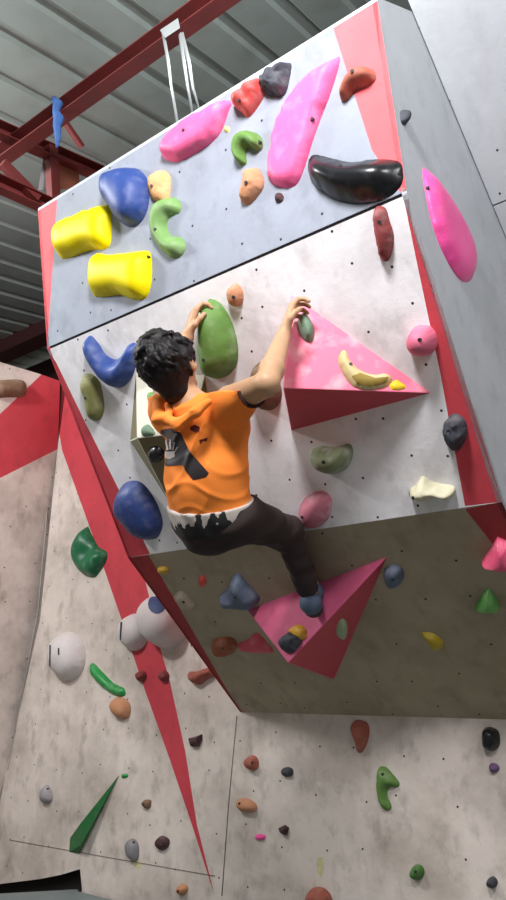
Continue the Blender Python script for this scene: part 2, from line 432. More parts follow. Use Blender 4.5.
# rough torn gap strip between side board and right wall: dark
# floor and mats
fl = prism_mesh('floor', [Vector((x, y, z)) for z in (-.1, 0) for x, y in ((-9, -3), (5, -3), (5, YB+3), (-9, YB+3))],
    [(0, 3, 2, 1), (4, 5, 6, 7), (0, 1, 5, 4), (1, 2, 6, 5), (2, 3, 7, 6), (3, 0, 4, 7)], simple('concrete', rgb(120, 116, 110), .85)); tag(fl, kind='structure')
M['mat'] = simple('grey_vinyl', rgb(112, 122, 122), .55, bump=.2, bscale=60)
mz = PB.w(*pb(80, 889)).z
mh = lambda x, y: hit(x, y, Vector((0, 0, mz)), ZZ)
m1, m2_ = mh(0, 893), mh(82, 888); dm = (m1-m2_)*.12
mr = [(m1.x+dm.x, m1.y+dm.y), (m1.x+dm.x-.05, .4), (0.6, .4), (0.6, YB-.03), (m2_.x+.02, YB-.03), (m2_.x, m2_.y-.02)]
mat_ = prism_mesh('crash_mat', [Vector((x, y, z)) for z in (0.001, mz) for x, y in mr],
    [(5, 4, 3, 2, 1, 0), (6, 7, 8, 9, 10, 11)]+[(i, (i+1) % 6, 6+(i+1) % 6, 6+i) for i in range(6)], M['mat'], bevel=.012)
tag(mat_, 'grey vinyl crash mat lying at the foot of the climbing wall', 'mat')

# roof: corrugated sheets running up and away from the hall
def roof():
    name = 'ceiling'; sl = math.tan(math.radians(9)); z0 = G(0, 2.6, 4.62).z; y0 = 2.6*S
    step = .29; vs_ = []; fs = []; x = -9.0; prof = []
    while x < 3.5:
        prof += [(x, 0), (x+.19, 0), (x+.21, .02), (x+.27, .02)]; x += step
    ys = [-2.5, YB+4.5]
    for y in ys:
        for px_, dz in prof: vs_.append((px_, y, z0+(y-y0)*sl+dz))
    n = len(prof); vs_ += [(a, b, c+.004) for a, b, c in vs_]
    for i in range(n-1): fs.append((i, n+i, n+i+1, i+1)); fs.append((2*n+i, 2*n+i+1, 3*n+i+1, 3*n+i))
    me = bpy.data.meshes.new(name); me.from_pydata(vs_, [], fs); me.materials.append(M['roof'])
    return tag(new_obj(name, me), kind='structure')
roof()
# building wall far behind the climbing wall, rusty sheet
bwm = simple('dark_sheeting', rgb(70, 48, 44), .8, var=.3, scale=3)
for nm, v4 in (('wall_outer_back', [(-9, YB+1.6), (4, YB+1.6), (4, YB+1.7), (-9, YB+1.7)]), ('wall_outer_left', [(-8.6, -2.5), (-8.5, -2.5), (-8.5, YB+1.6), (-8.6, YB+1.6)])):
    ztop = 3.55 if 'left' in nm else 5.2
    o = prism_mesh(nm, [Vector((x, y, z)) for z in (0, ztop) for x, y in v4], [(0, 3, 2, 1), (4, 5, 6, 7), (0, 1, 5, 4), (1, 2, 6, 5), (2, 3, 7, 6), (3, 0, 4, 7)], bwm); tag(o, kind='structure')

# ------------------------------------------------------------------ roof steel
yb = 2.58*S
def Jx(px, py, x): r = ray(px, py); return CAM+r*(x/r.x)
pa = J(115, 73, yb)
zb = pa.z
beam = box_between('roof_beam', (-7.5, yb, zb), (1.5, yb, zb), .075, .10, M['steel_red'], flange=1)
tag(beam, 'long dark red steel roof beam running above the climbing box', 'roof beam')
for k, p in enumerate([(340, 0)]): pass
xt = J(52, 150, 2.9*S).x
tr = thing('roof_truss', 'red steel roof truss crossing under the long beam at upper left', 'roof truss', Jx(52, 150, xt))
tc0, tc1 = Jx(0, 130, xt), Jx(108, 177, xt)
bc0, bc1 = Jx(0, 184, xt), Jx(60, 211, xt)
def ext(a, b, s, t): return a+(b-a)*s, a+(b-a)*t
box_between('top_chord', *ext(tc0, tc1, -.8, 1.6), .07, .08, M['steel_red'], tr, flange=1)
box_between('bottom_chord', *ext(bc0, bc1, -.9, 1.8), .07, .08, M['steel_red'], tr, flange=1)
box_between('post', Jx(51, 145, xt), Jx(54, 203, xt), .05, .06, M['steel_red'], tr, up=Vector((0, 1, 0)))
box_between('diagonal', Jx(2, 163, xt), Jx(38, 199, xt), .04, .05, M['steel_red'], tr)
box_between('diagonal', Jx(58, 112, xt), Jx(82, 147, xt), .03, .03, M['steel_red'], tr)
o = box_between('roof_beam', J(-30, 300, 3.9*S+.9), J(60, 250, 3.9*S+.9), .07, .09, M['steel_red'], flange=1)
tag(o, 'dark red steel beam seen low at far left behind the climbing box', 'roof beam')
gp = J(20, 335, YB+.8); o = box_between('wall_girder', gp+Vector((-3, 0, 0)), gp+Vector((1.6, 0, 0)), .2, .38, simple('dark_girder', rgb(66, 30, 30), .7), flange=1)
tag(o, 'deep dark maroon girder behind the top of the left wall', 'girder')
prism_mesh('gusset_plate', [Jx(57, 157, xt-.02), Jx(78, 164, xt-.02), Jx(80, 187, xt-.02), Jx(58, 190, xt-.02), Jx(57, 157, xt-.03), Jx(78, 164, xt-.03), Jx(80, 187, xt-.03), Jx(58, 190, xt-.03)],
           [(0, 1, 2, 3), (4, 7, 6, 5), (0, 4, 5, 1), (1, 5, 6, 2), (2, 6, 7, 3), (3, 7, 4, 0)], simple('rust_plate', rgb(130, 75, 55), .7), tr)
o = prism_mesh('zinc_strip', [Jx(44, 155, xt-.05), Jx(47, 155, xt-.05), Jx(43, 190, xt-.05), Jx(38, 190, xt-.05)]+[Jx(44, 155, xt-.06), Jx(47, 155, xt-.06), Jx(43, 190, xt-.06), Jx(38, 190, xt-.06)],
           [(0, 1, 2, 3), (4, 7, 6, 5), (0, 4, 5, 1), (1, 5, 6, 2), (2, 6, 7, 3), (3, 7, 4, 0)], M['strap'], tr)
# hanging straps from beam to the top of the box
def strap(pts, label):
    ys = [yb-.05, yb-.03, yb+.02, yb+.12]
    P = [J(x, y, q) for (x, y), q in zip(pts, ys)]
    o = tube('hanging_strap', P, .013, M['strap'], seg=8, flat=.25); tag(o, label, 'strap', None); return o
strap([(163, 32), (168, 60), (171, 85), (178, 126)], 'grey metal strap hanging from red beam to climbing box, leftmost of the three')
strap([(180, 34), (184, 62), (188, 88), (193, 116)], 'grey metal strap hanging from red beam, middle of the three')
strap([(182, 34), (189, 62), (193, 88), (200, 112)], 'grey metal strap hanging from red beam, rightmost of the three')
o = prism_mesh('beam_bracket', [J(x, y, yb-.06) for x, y in ((160, 30), (178, 18), (180, 28), (165, 38))]+[J(x, y, yb-.05) for x, y in ((160, 30), (178, 18), (180, 28), (165, 38))],
           [(0, 1, 2, 3), (4, 7, 6, 5), (0, 4, 5, 1), (1, 5, 6, 2), (2, 6, 7, 3), (3, 7, 4, 0)], M['strap'])
tag(o, 'pale metal bracket clamped on the red beam above the straps', 'bracket')
tie = [J(x, y, yb-.055) for x, y in ((54, 99), (58, 104), (56, 112), (59, 119), (57, 126), (58, 138), (57, 147))]
o = tube('cord_tie', tie, [.016, .026, .018, .028, .02, .015, .006], M['bluetie']); tag(o, 'blue cord knotted around the red roof beam', 'cord')


# ------------------------------------------------------------------ climbing holds
def hm(name, r, g, b, rough=.6, **k):
    k.setdefault('bump', .12); k.setdefault('dust', .16); k.setdefault('var', .15)
    return simple('hold_'+name, rgb(r, g, b), rough, **k)
YEL = hm('yellow', 226, 208, 2, .5, dust=.0, var=.05, bump=.05, spec=.2)
BLU = hm('blue', 44, 70, 136, .5, dust=.12, bump=.06); BLU2 = hm('navy', 40, 58, 112, .5, dust=.1)
GRN = hm('green', 112, 150, 84, .6); GRN2 = hm('leaf_green', 92, 130, 60, .6); OLV = hm('olive', 128, 128, 76, .65)
PNK = hm('pink', 240, 98, 150, .45, dust=.4, dustcol=rgb(248, 150, 196), var=.06, spec=.3); PNKS = hm('hot_pink', 245, 84, 158, .35, dust=.1)
BLK = hm('gloss_black', 22, 23, 26, .27, dust=.12, dustcol=rgb(90, 90, 95), bump=.02); CHR = hm('charcoal', 60, 62, 70, .7)
TAN = hm('tan', 188, 132, 96, .7); TERR = hm('terracotta', 160, 88, 70, .7); REDH = hm('red', 214, 80, 76, .6, dust=.25)
MAR = hm('maroon', 128, 52, 52, .7); DKM = hm('dark_maroon', 70, 42, 44, .75); ORG = hm('orange', 226, 164, 110, .7); CRM = hm('cream', 205, 200, 170, .7, var=.2)
WHT = hm('white', 205, 198, 196, .55, dust=.15, dustcol=rgb(150, 140, 135)); BRT = hm('bright_green', 26, 140, 62, .4, dust=.12); DGR = hm('dark_green', 20, 104, 66, .4, dust=.15)
GRG = hm('grey_green', 104, 130, 106, .65); PBL = hm('pink_ball', 224, 112, 140, .6); PUR = hm('purple', 110, 80, 120, .7); BRN = hm('brown', 120, 92, 70, .8)
GRY = hm('blue_grey', 92, 104, 124, .7); LIM = hm('lime', 108, 176, 92, .5)
Gg = 'holds on the climbing wall'
U, Mi, Lo = P_up, P_mid, P_low
def H(pl, pix, h, mat, label, **k):
    return hold(pl, pix, h, mat, label, **k)
# upper grey board
H(U, [(55, 222), (75, 212), (98, 203), (106, 206), (107, 225), (104, 246), (85, 249), (64, 257), (56, 256), (52, 240)], .075, YEL, 'bright yellow pillow hold at the left end of grey board, higher of the two', power=2.6, bolt=False, slope=(-.1, -.2))
H(U, [(91, 252), (105, 253), (130, 250), (143, 249), (147, 256), (147, 280), (142, 296), (130, 299), (115, 294), (92, 296), (88, 288), (88, 268)], .075, YEL, 'bright yellow pillow-shaped hold on the grey board, the lower of the two', power=2.6, boltpos=(141, 256))
H(U, [(103, 172), (122, 165), (135, 168), (143, 182), (142, 205), (135, 220), (124, 225), (113, 218), (108, 208), (101, 200), (100, 185)], .10, BLU, 'big round blue hold beside the higher yellow hold', power=2.2, bolt=False)
H(U, [(148, 175), (160, 169), (168, 175), (168, 190), (165, 202), (152, 200), (147, 190)], .04, ORG, 'small pale orange hold touching the top of the green C-shaped hold', rough=.15, boltpos=(153, 186))
H(U, [(152, 204), (162, 197), (172, 196), (178, 203), (176, 212), (167, 216), (164, 225), (168, 234), (178, 236), (183, 245), (178, 255), (168, 257), (158, 248), (151, 238), (148, 222)], .055, GRN, 'green C-shaped hold between the blue hold and the tan hold', boltpos=(155, 229))
H(U, [(158, 150), (170, 131), (195, 113), (227, 98), (225, 110), (215, 134), (195, 150), (175, 160), (163, 158)], .06, PNK, 'pink curved plate hold near the top edge, under the hanging straps', power=2.6, wfrac=.35, sm=4)
H(U, [(229, 98), (240, 90), (250, 82), (261, 76), (262, 88), (255, 103), (244, 115), (234, 106)], .07, REDH, 'red angular hold at the top edge of the grey board', rough=.25, boltpos=(240, 100))
H(U, [(262, 76), (275, 65), (287, 60), (286, 75), (281, 92), (270, 94), (261, 90)], .07, CHR, 'charcoal angular hold right of the red one at the top edge', rough=.3, bolt=False)
H(U, blob(226, 129, 3.5, 3.5), .012, hm('pale_yellow', 220, 214, 120), 'tiny pale yellow hold below the pink plate near top edge', bolt=False)
H(U, [(234, 141), (240, 132), (251, 130), (259, 137), (259, 147), (252, 149), (246, 146), (243, 152), (243, 162), (236, 163), (232, 152)], .06, GRN2, 'green hooked hold above the tan hold', rough=.06, boltpos=(255, 140))
H(U, [(243, 171), (254, 166), (261, 177), (260, 188), (252, 198), (245, 204), (239, 200), (239, 190), (242, 180)], .05, TAN, 'tan faceted hold below the green hooked hold', rough=.15, boltpos=(248, 183))
H(U, [(339, 56), (325, 63), (305, 76), (288, 96), (275, 125), (267, 160), (267, 178), (275, 186), (290, 187), (300, 176), (315, 130), (331, 88)], .045, PNK, 'large pink half-moon hold beside the black hold', power=2.6, wfrac=.3, sm=5, lift=.2, boltpos=(312, 118))
H(U, [(274, 195), (277, 192), (281, 193), (283, 198), (280, 202), (275, 202)], .02, DKM, 'tiny dark purple hold left of the large black hold', bolt=False)
H(U, [(307, 158), (312, 153), (330, 157), (350, 161), (375, 158), (397, 160), (402, 170), (400, 185), (385, 198), (360, 204), (335, 200), (315, 187), (307, 172)], .09, BLK, 'large glossy black bean-shaped hold on the grey board', boltpos=(338, 162), power=2.3, slope=(0, .2), sm=22, lift=.1)
H(U, [(338, 98), (343, 82), (352, 70), (362, 65), (371, 68), (373, 77), (364, 84), (353, 88), (345, 98)], .06, TERR, 'reddish brown finger-shaped hold crossing onto the lit red corner', boltpos=(353, 73))
# right side board
H(P_side, [(403, 110), (406, 109), (409, 116), (409, 122), (406, 124), (403, 118)], .03, CHR, 'small dark grey hold on the grey side board', bolt=False)
H(P_side, [(424, 167), (434, 176), (450, 198), (468, 232), (476, 260), (473, 279), (463, 281), (450, 264), (436, 232), (427, 195)], .035, PNKS, 'long pink teardrop hold on the grey side board', power=2.4, wfrac=.6, lift=0.15, boltpos=(430, 180))
# middle white board
H(Mi, [(372, 210), (377, 206), (384, 209), (388, 222), (392, 236), (390, 254), (385, 262), (378, 258), (374, 240), (371, 222)], .05, MAR, 'dark red elongated hold just below the large black hold', rough=.06, boltpos=(380, 222))
H(Mi, [(227, 288), (235, 284), (241, 292), (241, 302), (236, 307), (229, 305), (226, 296)], .04, TAN, 'small tan hold above the big green hold', boltpos=(234, 297))
H(Mi, [(84, 340), (89, 336), (97, 345), (104, 355), (113, 360), (120, 356), (125, 347), (132, 343), (136, 348), (135, 362), (130, 378), (122, 387), (113, 388), (102, 380), (90, 363), (84, 349)], .07, BLU, 'blue V-shaped hold left of the climber\'s head', power=2.0, bolt=False, sm=5, lift=.2)
H(Mi, [(80, 378), (86, 374), (95, 379), (100, 392), (102, 411), (97, 421), (88, 420), (84, 408), (83, 398), (79, 390)], .045, OLV, 'olive green peanut-shaped hold at the left red edge', boltpos=(86, 398))
H(Mi, [(203, 303), (208, 300), (218, 306), (228, 323), (234, 346), (233, 366), (222, 378), (207, 379), (201, 365), (199, 325)], .11, GRN2, 'large green half-dome hold gripped by the climber\'s left hand', boltpos=(205, 359), power=2.1, lift=.25)
H(Mi, [(112, 500), (118, 487), (130, 483), (141, 489), (153, 508), (158, 527), (152, 541), (139, 541), (126, 530), (113, 513)], .10, BLU2, 'big dark blue hold on the left edge of the white board, below the climber\'s waist', bolt=False, rough=.04)
H(Mi, blob(420, 342, 15, 16, n=12, jit=.02), .085, PBL, 'round pink ball hold at the right red edge', boltpos=(420, 339))
H(Mi, [(250, 370), (262, 362), (272, 372), (279, 395), (272, 410), (258, 410), (248, 392)], .07, BRN, 'brown hold hidden mostly behind the climber\'s right elbow', bolt=False)
H(Mi, [(308, 452), (318, 448), (333, 449), (347, 446), (350, 457), (344, 470), (330, 476), (316, 470), (309, 461)], .075, hm('sage', 128, 138, 104, .65, dust=.6), 'dusty sage green hold below the pink volume', boltpos=(325, 462), rough=.05)
H(Mi, [(297, 512), (303, 499), (318, 493), (328, 500), (328, 516), (318, 528), (303, 528)], .075, hm('dusty_pink', 190, 112, 128, .65, dust=.5), 'dusty pink rounded hold at the lower edge of the white board', boltpos=(303, 516))
H(Mi, [(442, 428), (448, 417), (456, 416), (464, 424), (465, 438), (459, 450), (454, 452), (444, 442)], .07, CHR, 'charcoal angular hold on the right red edge', rough=.25, boltpos=(449, 430))
H(Mi, [(406, 492), (414, 487), (420, 478), (428, 483), (440, 486), (451, 488), (453, 494), (445, 500), (425, 501), (408, 500)], .07, CRM, 'cream lumpy hold at lower right corner of the white board', rough=.3, boltpos=(415, 495))
# volumes
def rel(v): return v
def tri_volume(label, pl, base, apex, faces, mat, mats=None, fm=None, name='climbing_volume', parts=None):
    """base: pixels on the board; apex: (x, y, height)"""
    vs_ = [pl.on(*p)-pl.n*.001 for p in base]+[pl.on(x, y, h) for x, y, h in apex]
    o = prism_mesh(name, vs_, faces, mat, m=pl.mat(*pl.px(*base[0])), bevel=.004, mats=mats, fm=fm)
    tag(o, label, 'climbing volume'); return vs_
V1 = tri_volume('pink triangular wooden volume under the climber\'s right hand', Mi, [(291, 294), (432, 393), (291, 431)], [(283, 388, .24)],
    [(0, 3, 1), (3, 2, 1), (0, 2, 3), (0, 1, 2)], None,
    mats=[simple('lit_chalky_pink_paint', rgb(238, 112, 142), .6, var=.1, scale=5, dust=.75, dustcol=rgb(246, 190, 190)), simple('shaded_rose_paint', rgb(196, 70, 84), .6)], fm=[0, 1, 1, 1])  # chalky lit face, darker other faces: their shade is put into the colour
def face_plane(a, b_, c, toward):
    u = (b_-a).normalized(); v = c-a; pl = Plane(a, u, v)
    if pl.n.dot(toward) < 0: pl = Plane(a, -u, v)
    return pl
F1 = face_plane(V1[3], V1[1], V1[0], -P_mid.n*0+Vector((0, -1, .3)))
H(F1, [(298, 316), (304, 312), (311, 318), (315, 330), (311, 340), (304, 338), (299, 328)], .045, GRG, 'grey green hold on the pink volume gripped by the climber\'s right hand', bolt=False)
BAN = H(F1, [(341, 350), (346, 347), (350, 358), (360, 368), (374, 373), (387, 372), (393, 378), (386, 386), (370, 389), (354, 386), (344, 374), (338, 360)], .03, hm('banana', 196, 180, 128, .6, dust=.5, dustcol=rgb(214, 190, 160), var=.3), 'cream and olive banana-shaped hold on the pink volume', boltpos=(351, 363))
H(F1, [(390, 384), (396, 379), (402, 382), (407, 387), (400, 390), (391, 389)], .012, hm('deep_yellow', 240, 200, 30), 'small yellow hold at the right tip of the upper pink volume', bolt=False)
# white and olive box volume behind the climber's back
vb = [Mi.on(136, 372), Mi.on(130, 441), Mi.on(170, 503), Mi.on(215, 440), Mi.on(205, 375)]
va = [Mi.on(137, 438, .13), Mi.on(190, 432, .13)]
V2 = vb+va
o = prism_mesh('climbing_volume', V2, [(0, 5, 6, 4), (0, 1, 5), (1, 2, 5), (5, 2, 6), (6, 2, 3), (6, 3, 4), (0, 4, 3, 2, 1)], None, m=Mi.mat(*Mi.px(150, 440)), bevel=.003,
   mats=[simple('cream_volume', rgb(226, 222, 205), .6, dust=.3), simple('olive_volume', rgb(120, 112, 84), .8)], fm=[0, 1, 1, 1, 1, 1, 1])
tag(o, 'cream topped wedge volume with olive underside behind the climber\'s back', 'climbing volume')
F2 = face_plane(V2[5], V2[6], V2[0], Vector((0, -1, 1)))
H(F2, [(141, 428), (147, 424), (153, 430), (153, 435), (142, 436)], .02, GRG, 'pale grey green hold low on the cream volume', bolt=False)
H(F2, [(147, 394), (152, 391), (157, 396), (156, 404), (149, 404)], .03, GRN, 'small green hold high on the cream volume by the climber\'s neck', bolt=False)
F5 = face_plane(V2[5], V2[6], V2[2], Vector((0, -1, -1)))
H(F5, [(147, 452), (153, 448), (160, 450), (164, 457), (158, 463), (149, 461)], .035, BLK, 'small black hold under the cream volume, beside the black shirt print', bolt=False)
# lower shaded board
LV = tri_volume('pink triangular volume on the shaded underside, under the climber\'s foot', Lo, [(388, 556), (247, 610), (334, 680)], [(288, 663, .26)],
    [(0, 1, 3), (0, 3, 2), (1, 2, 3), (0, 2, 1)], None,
    mats=[simple('lit_rose_paint', rgb(200, 88, 124), .6, var=.1, dust=.3, dustcol=rgb(214, 128, 150)), simple('shaded_rose_paint', rgb(196, 70, 84), .6)], fm=[0, 1, 1, 1])  # lit top and shaded sides of one volume, told apart by colour
F3 = face_plane(LV[3], LV[0], LV[1], Vector((0, -1, .3))); F4 = face_plane(LV[3], LV[0], LV[2], Vector((.3, -.6, -1)))
H(F4, blob(343, 630, 5.5, 10, .25, jit=.05), .03, hm('pale_sage', 160, 176, 140, .6), 'pale green oval hold on the dark side of the lower pink volume', bolt=False)
H(F3, [(278, 642), (288, 631), (298, 634), (299, 641), (290, 652), (281, 650)], .05, CHR, 'black hold on the lower pink volume below the climber\'s shoe', bolt=False, rough=.15)
H(F3, [(288, 630), (297, 624), (304, 628), (305, 636), (299, 640), (292, 637)], .03, hm('amber', 214, 160, 40), 'small amber yellow hold touching the black hold on the lower pink volume', bolt=False)
H(Lo, [(218, 599), (226, 591), (230, 580), (237, 577), (243, 584), (251, 593), (258, 602), (251, 611), (236, 610), (222, 608)], .07, GRY, 'blue grey star-like hold left of the lower pink volume', boltpos=(236, 597), rough=.15)
H(Lo, [(157, 568), (164, 567), (169, 571), (165, 575), (158, 573)], .02, hm('mustard', 190, 150, 50), 'small mustard hold at the upper left corner of the shaded board', bolt=False)
H(Lo, blob(202, 582, 4, 6), .02, REDH, 'small coral red hold on the shaded board left of the blue grey hold', bolt=False)
H(Lo, [(173, 597), (180, 592), (190, 600), (195, 608), (185, 610), (177, 604)], .03, hm('beige', 176, 158, 140), 'beige flattened hold by the left edge of the shaded board', boltpos=(184, 602))
H(Lo, [(210, 645), (218, 639), (233, 640), (236, 650), (228, 657), (214, 657)], .035, hm('rust', 150, 84, 56, .8), 'rusty orange flat hold left of the lower pink volume', boltpos=(223, 648), rough=.1)
H(Lo, [(237, 645), (247, 641), (256, 634), (268, 646), (273, 654), (258, 654), (240, 652)], .03, hm('rose', 214, 84, 100), 'rose pink pointed hold at the left foot of the lower pink volume', bolt=False)
H(Lo, [(384, 571), (392, 567), (401, 570), (403, 580), (397, 588), (388, 588), (383, 580)], .04, GRY, 'small blue grey hold right of the tip of the lower pink volume', boltpos=(393, 578))
H(Lo, [(421, 634), (430, 634), (437, 637), (444, 645), (440, 651), (431, 649), (426, 642)], .025, hm('ochre', 176, 152, 30), 'yellow ochre hold on the shaded board at lower right', bolt=False)
H(Lo, [(474, 609), (482, 596), (488, 591), (496, 601), (499, 611), (487, 612)], .05, LIM, 'green pyramid-shaped hold on the shaded board near the right edge', flat=True, bolt=False)
H(Lo, [(480, 566), (490, 552), (496, 541), (508, 546), (520, 560), (516, 570), (498, 570)], .07, hm('pink_wedge', 236, 92, 128, .5), 'bright pink wedge hold at the right edge of the shaded board', flat=True, bolt=False)
# back wall
B = P_back
def BH(pix, h, mat, label, **k): return hold(B, pix, h, mat, label, **k)
LBL = simple('hold_label_blue', rgb(52, 66, 110), .6)
def sphere_hold(cx, cy, rx, ry, h, label, pl=B, tag_blue=None):
    o = hold(pl, blob(cx, cy, rx, ry, 0, n=12, jit=.015), h, WHT, label, bolt=False, power=2.0); return o
BALL1 = sphere_hold(160, 620, 22, 29, .19, 'largest dusty white ball hold, half behind the edge of the shaded board')
BALL2 = sphere_hold(131, 632, 13.5, 19, .10, 'smallest dusty white ball hold, on the red band')
BALL3 = sphere_hold(64, 656, 17, 25, .12, 'dusty white ball hold standing alone on the wall at far left')
def patch(pl, pix, off, mat, label, cat, h=.01): return hold(pl, pix, h, mat, label, bolt=False, cat=cat, lift=0)
BH([(83, 526), (88, 533), (95, 546), (103, 551), (103, 560), (96, 572), (90, 577), (79, 573), (71, 560), (72, 543)], .09, DGR, 'dark green scooped hold left of the red band', bolt=False, dish=.5)
BH([(88, 665), (92, 663), (100, 671), (112, 683), (122, 688), (124, 695), (118, 697), (108, 693), (97, 684), (89, 674)], .045, BRT, 'bright green stick-shaped hold above the tan egg-shaped hold', bolt=False)
BH(blob(119, 708, 9, 12, -.5, jit=.05), .06, TAN, 'tan egg-shaped hold below the bright green stick hold', bolt=False)
BH(blob(140, 676, 5, 6), .04, MAR, 'small maroon knob on the red band, the left of the pair', bolt=False)
BH(blob(163, 676, 5, 6), .04, MAR, 'small maroon knob on the red band, the right of the pair', bolt=False)
BH([(186, 672), (195, 671), (204, 668), (213, 668), (213, 676), (206, 679), (197, 685), (188, 680)], .06, TERR, 'reddish brown hold beside the lower left edge of the shaded board', bolt=False, rough=.15)
BH([(188, 738), (193, 737), (201, 734), (201, 740), (198, 747), (191, 747)], .035, DKM, 'dark maroon hold right of the red band tail', bolt=False, flat=True)
BH(blob(146, 804, 4.5, 5), .03, BRN, 'small brown hold right of the long dark green volume', bolt=True)
BH([(155, 840), (161, 836), (168, 840), (167, 847), (161, 851), (155, 847)], .035, DKM, 'small dark reddish hold near the foot of the red band', bolt=False)
BH([(125, 843), (131, 839), (136, 844), (137, 855), (134, 862), (127, 857)], .05, hm('grey', 120, 118, 122), 'grey hold with dark top just left of the small reddish hold', bolt=True, boltpos=(131, 843))
BH([(41, 789), (46, 785), (50, 792), (50, 801), (44, 804), (40, 799)], .05, hm('light_grey', 150, 145, 148), 'small grey hold at far left of the lower wall', boltpos=(45, 789))
BH(blob(250, 763, 7, 8), .05, TERR, 'reddish tan pebble hold under the lower left corner of the shaded board', boltpos=(252, 763))
BH([(236, 800), (246, 799), (254, 804), (255, 811), (246, 813), (238, 810)], .045, TAN, 'tan pebble hold below the reddish tan pebble', boltpos=(240, 804))
BH(blob(181, 890, 5.5, 6), .04, TAN, 'small tan hold at the very foot of the wall left of the red tip', bolt=True)
BH([(281, 769), (287, 767), (292, 770), (291, 776), (284, 777), (281, 774)], .03, CHR, 'small charcoal hold right of the reddish tan pebble', bolt=False)
BH([(278, 828), (284, 825), (288, 828), (286, 836), (281, 834)], .03, DKM, 'tiny dark maroon hold above left of the bottom tan hold', bolt=False, flat=True)
BH([(254, 836), (259, 834), (265, 836), (263, 840), (256, 840)], .02, PNKS, 'tiny pink hold low on the wall', bolt=False)
BH([(351, 722), (358, 720), (366, 724), (367, 736), (362, 750), (356, 753), (354, 742), (350, 732)], .06, TERR, 'reddish brown curved hold just under the shaded board', bolt=False)
BH([(482, 729), (489, 727), (497, 732), (498, 745), (492, 751), (483, 749), (481, 738)], .06, BLK, 'glossy black hold under the shaded board at the right edge', boltpos=(487, 734))
BH(blob(493, 768, 5.5, 5, .3), .03, PUR, 'small purple hold below the glossy black hold at right', bolt=False)
BH([(377, 768), (384, 767), (391, 774), (398, 783), (396, 788), (388, 788), (386, 796), (390, 806), (388, 811), (381, 809), (376, 797), (375, 780)], .045, GRN2, 'green hooked hold in the middle of the lower wall', boltpos=(383, 775))
BH(blob(416, 873, 7, 8, jit=.05), .05, hm('moss', 66, 112, 48), 'round moss green hold near the bottom edge right of centre', boltpos=(416, 872))
BH(blob(491, 883, 5.5, 6, jit=.05), .045, CHR, 'round black hold in the bottom right corner', bolt=True)
BH([(306, 893), (313, 888), (322, 889), (329, 897), (328, 906), (306, 906)], .06, TERR, 'reddish tan hold cut by the bottom edge of the picture', bolt=False)
BH(blob(124, 776, 3.5, 2.5), .015, BRT, 'tiny green hold at the tip of the long dark green volume', bolt=False)
hold(P_left, [(-4, 382), (10, 379), (24, 380), (28, 387), (25, 396), (8, 397), (-4, 397)], .06, BRN, 'brown block hold high on the left wall', bolt=False)
# long green volume at lower left
gv = [B.on(120, 774), B.on(70, 838), B.on(69, 852), B.on(79, 854)]; ga = [B.on(80, 824, .08), B.on(81, 845, .06)]
prism = prism_mesh('climbing_volume', gv+ga, [(0, 1, 4), (1, 2, 5, 4), (2, 3, 5), (0, 4, 5, 3), (0, 3, 2, 1)], simple('green_volume', rgb(44, 112, 60), .55, var=.2, dust=.3, dustcol=rgb(110, 120, 100)), m=B.mat(*B.px(90, 815)), bevel=.002)
tag(prism, 'long dark green wedge volume at lower left of the wall', 'climbing volume')
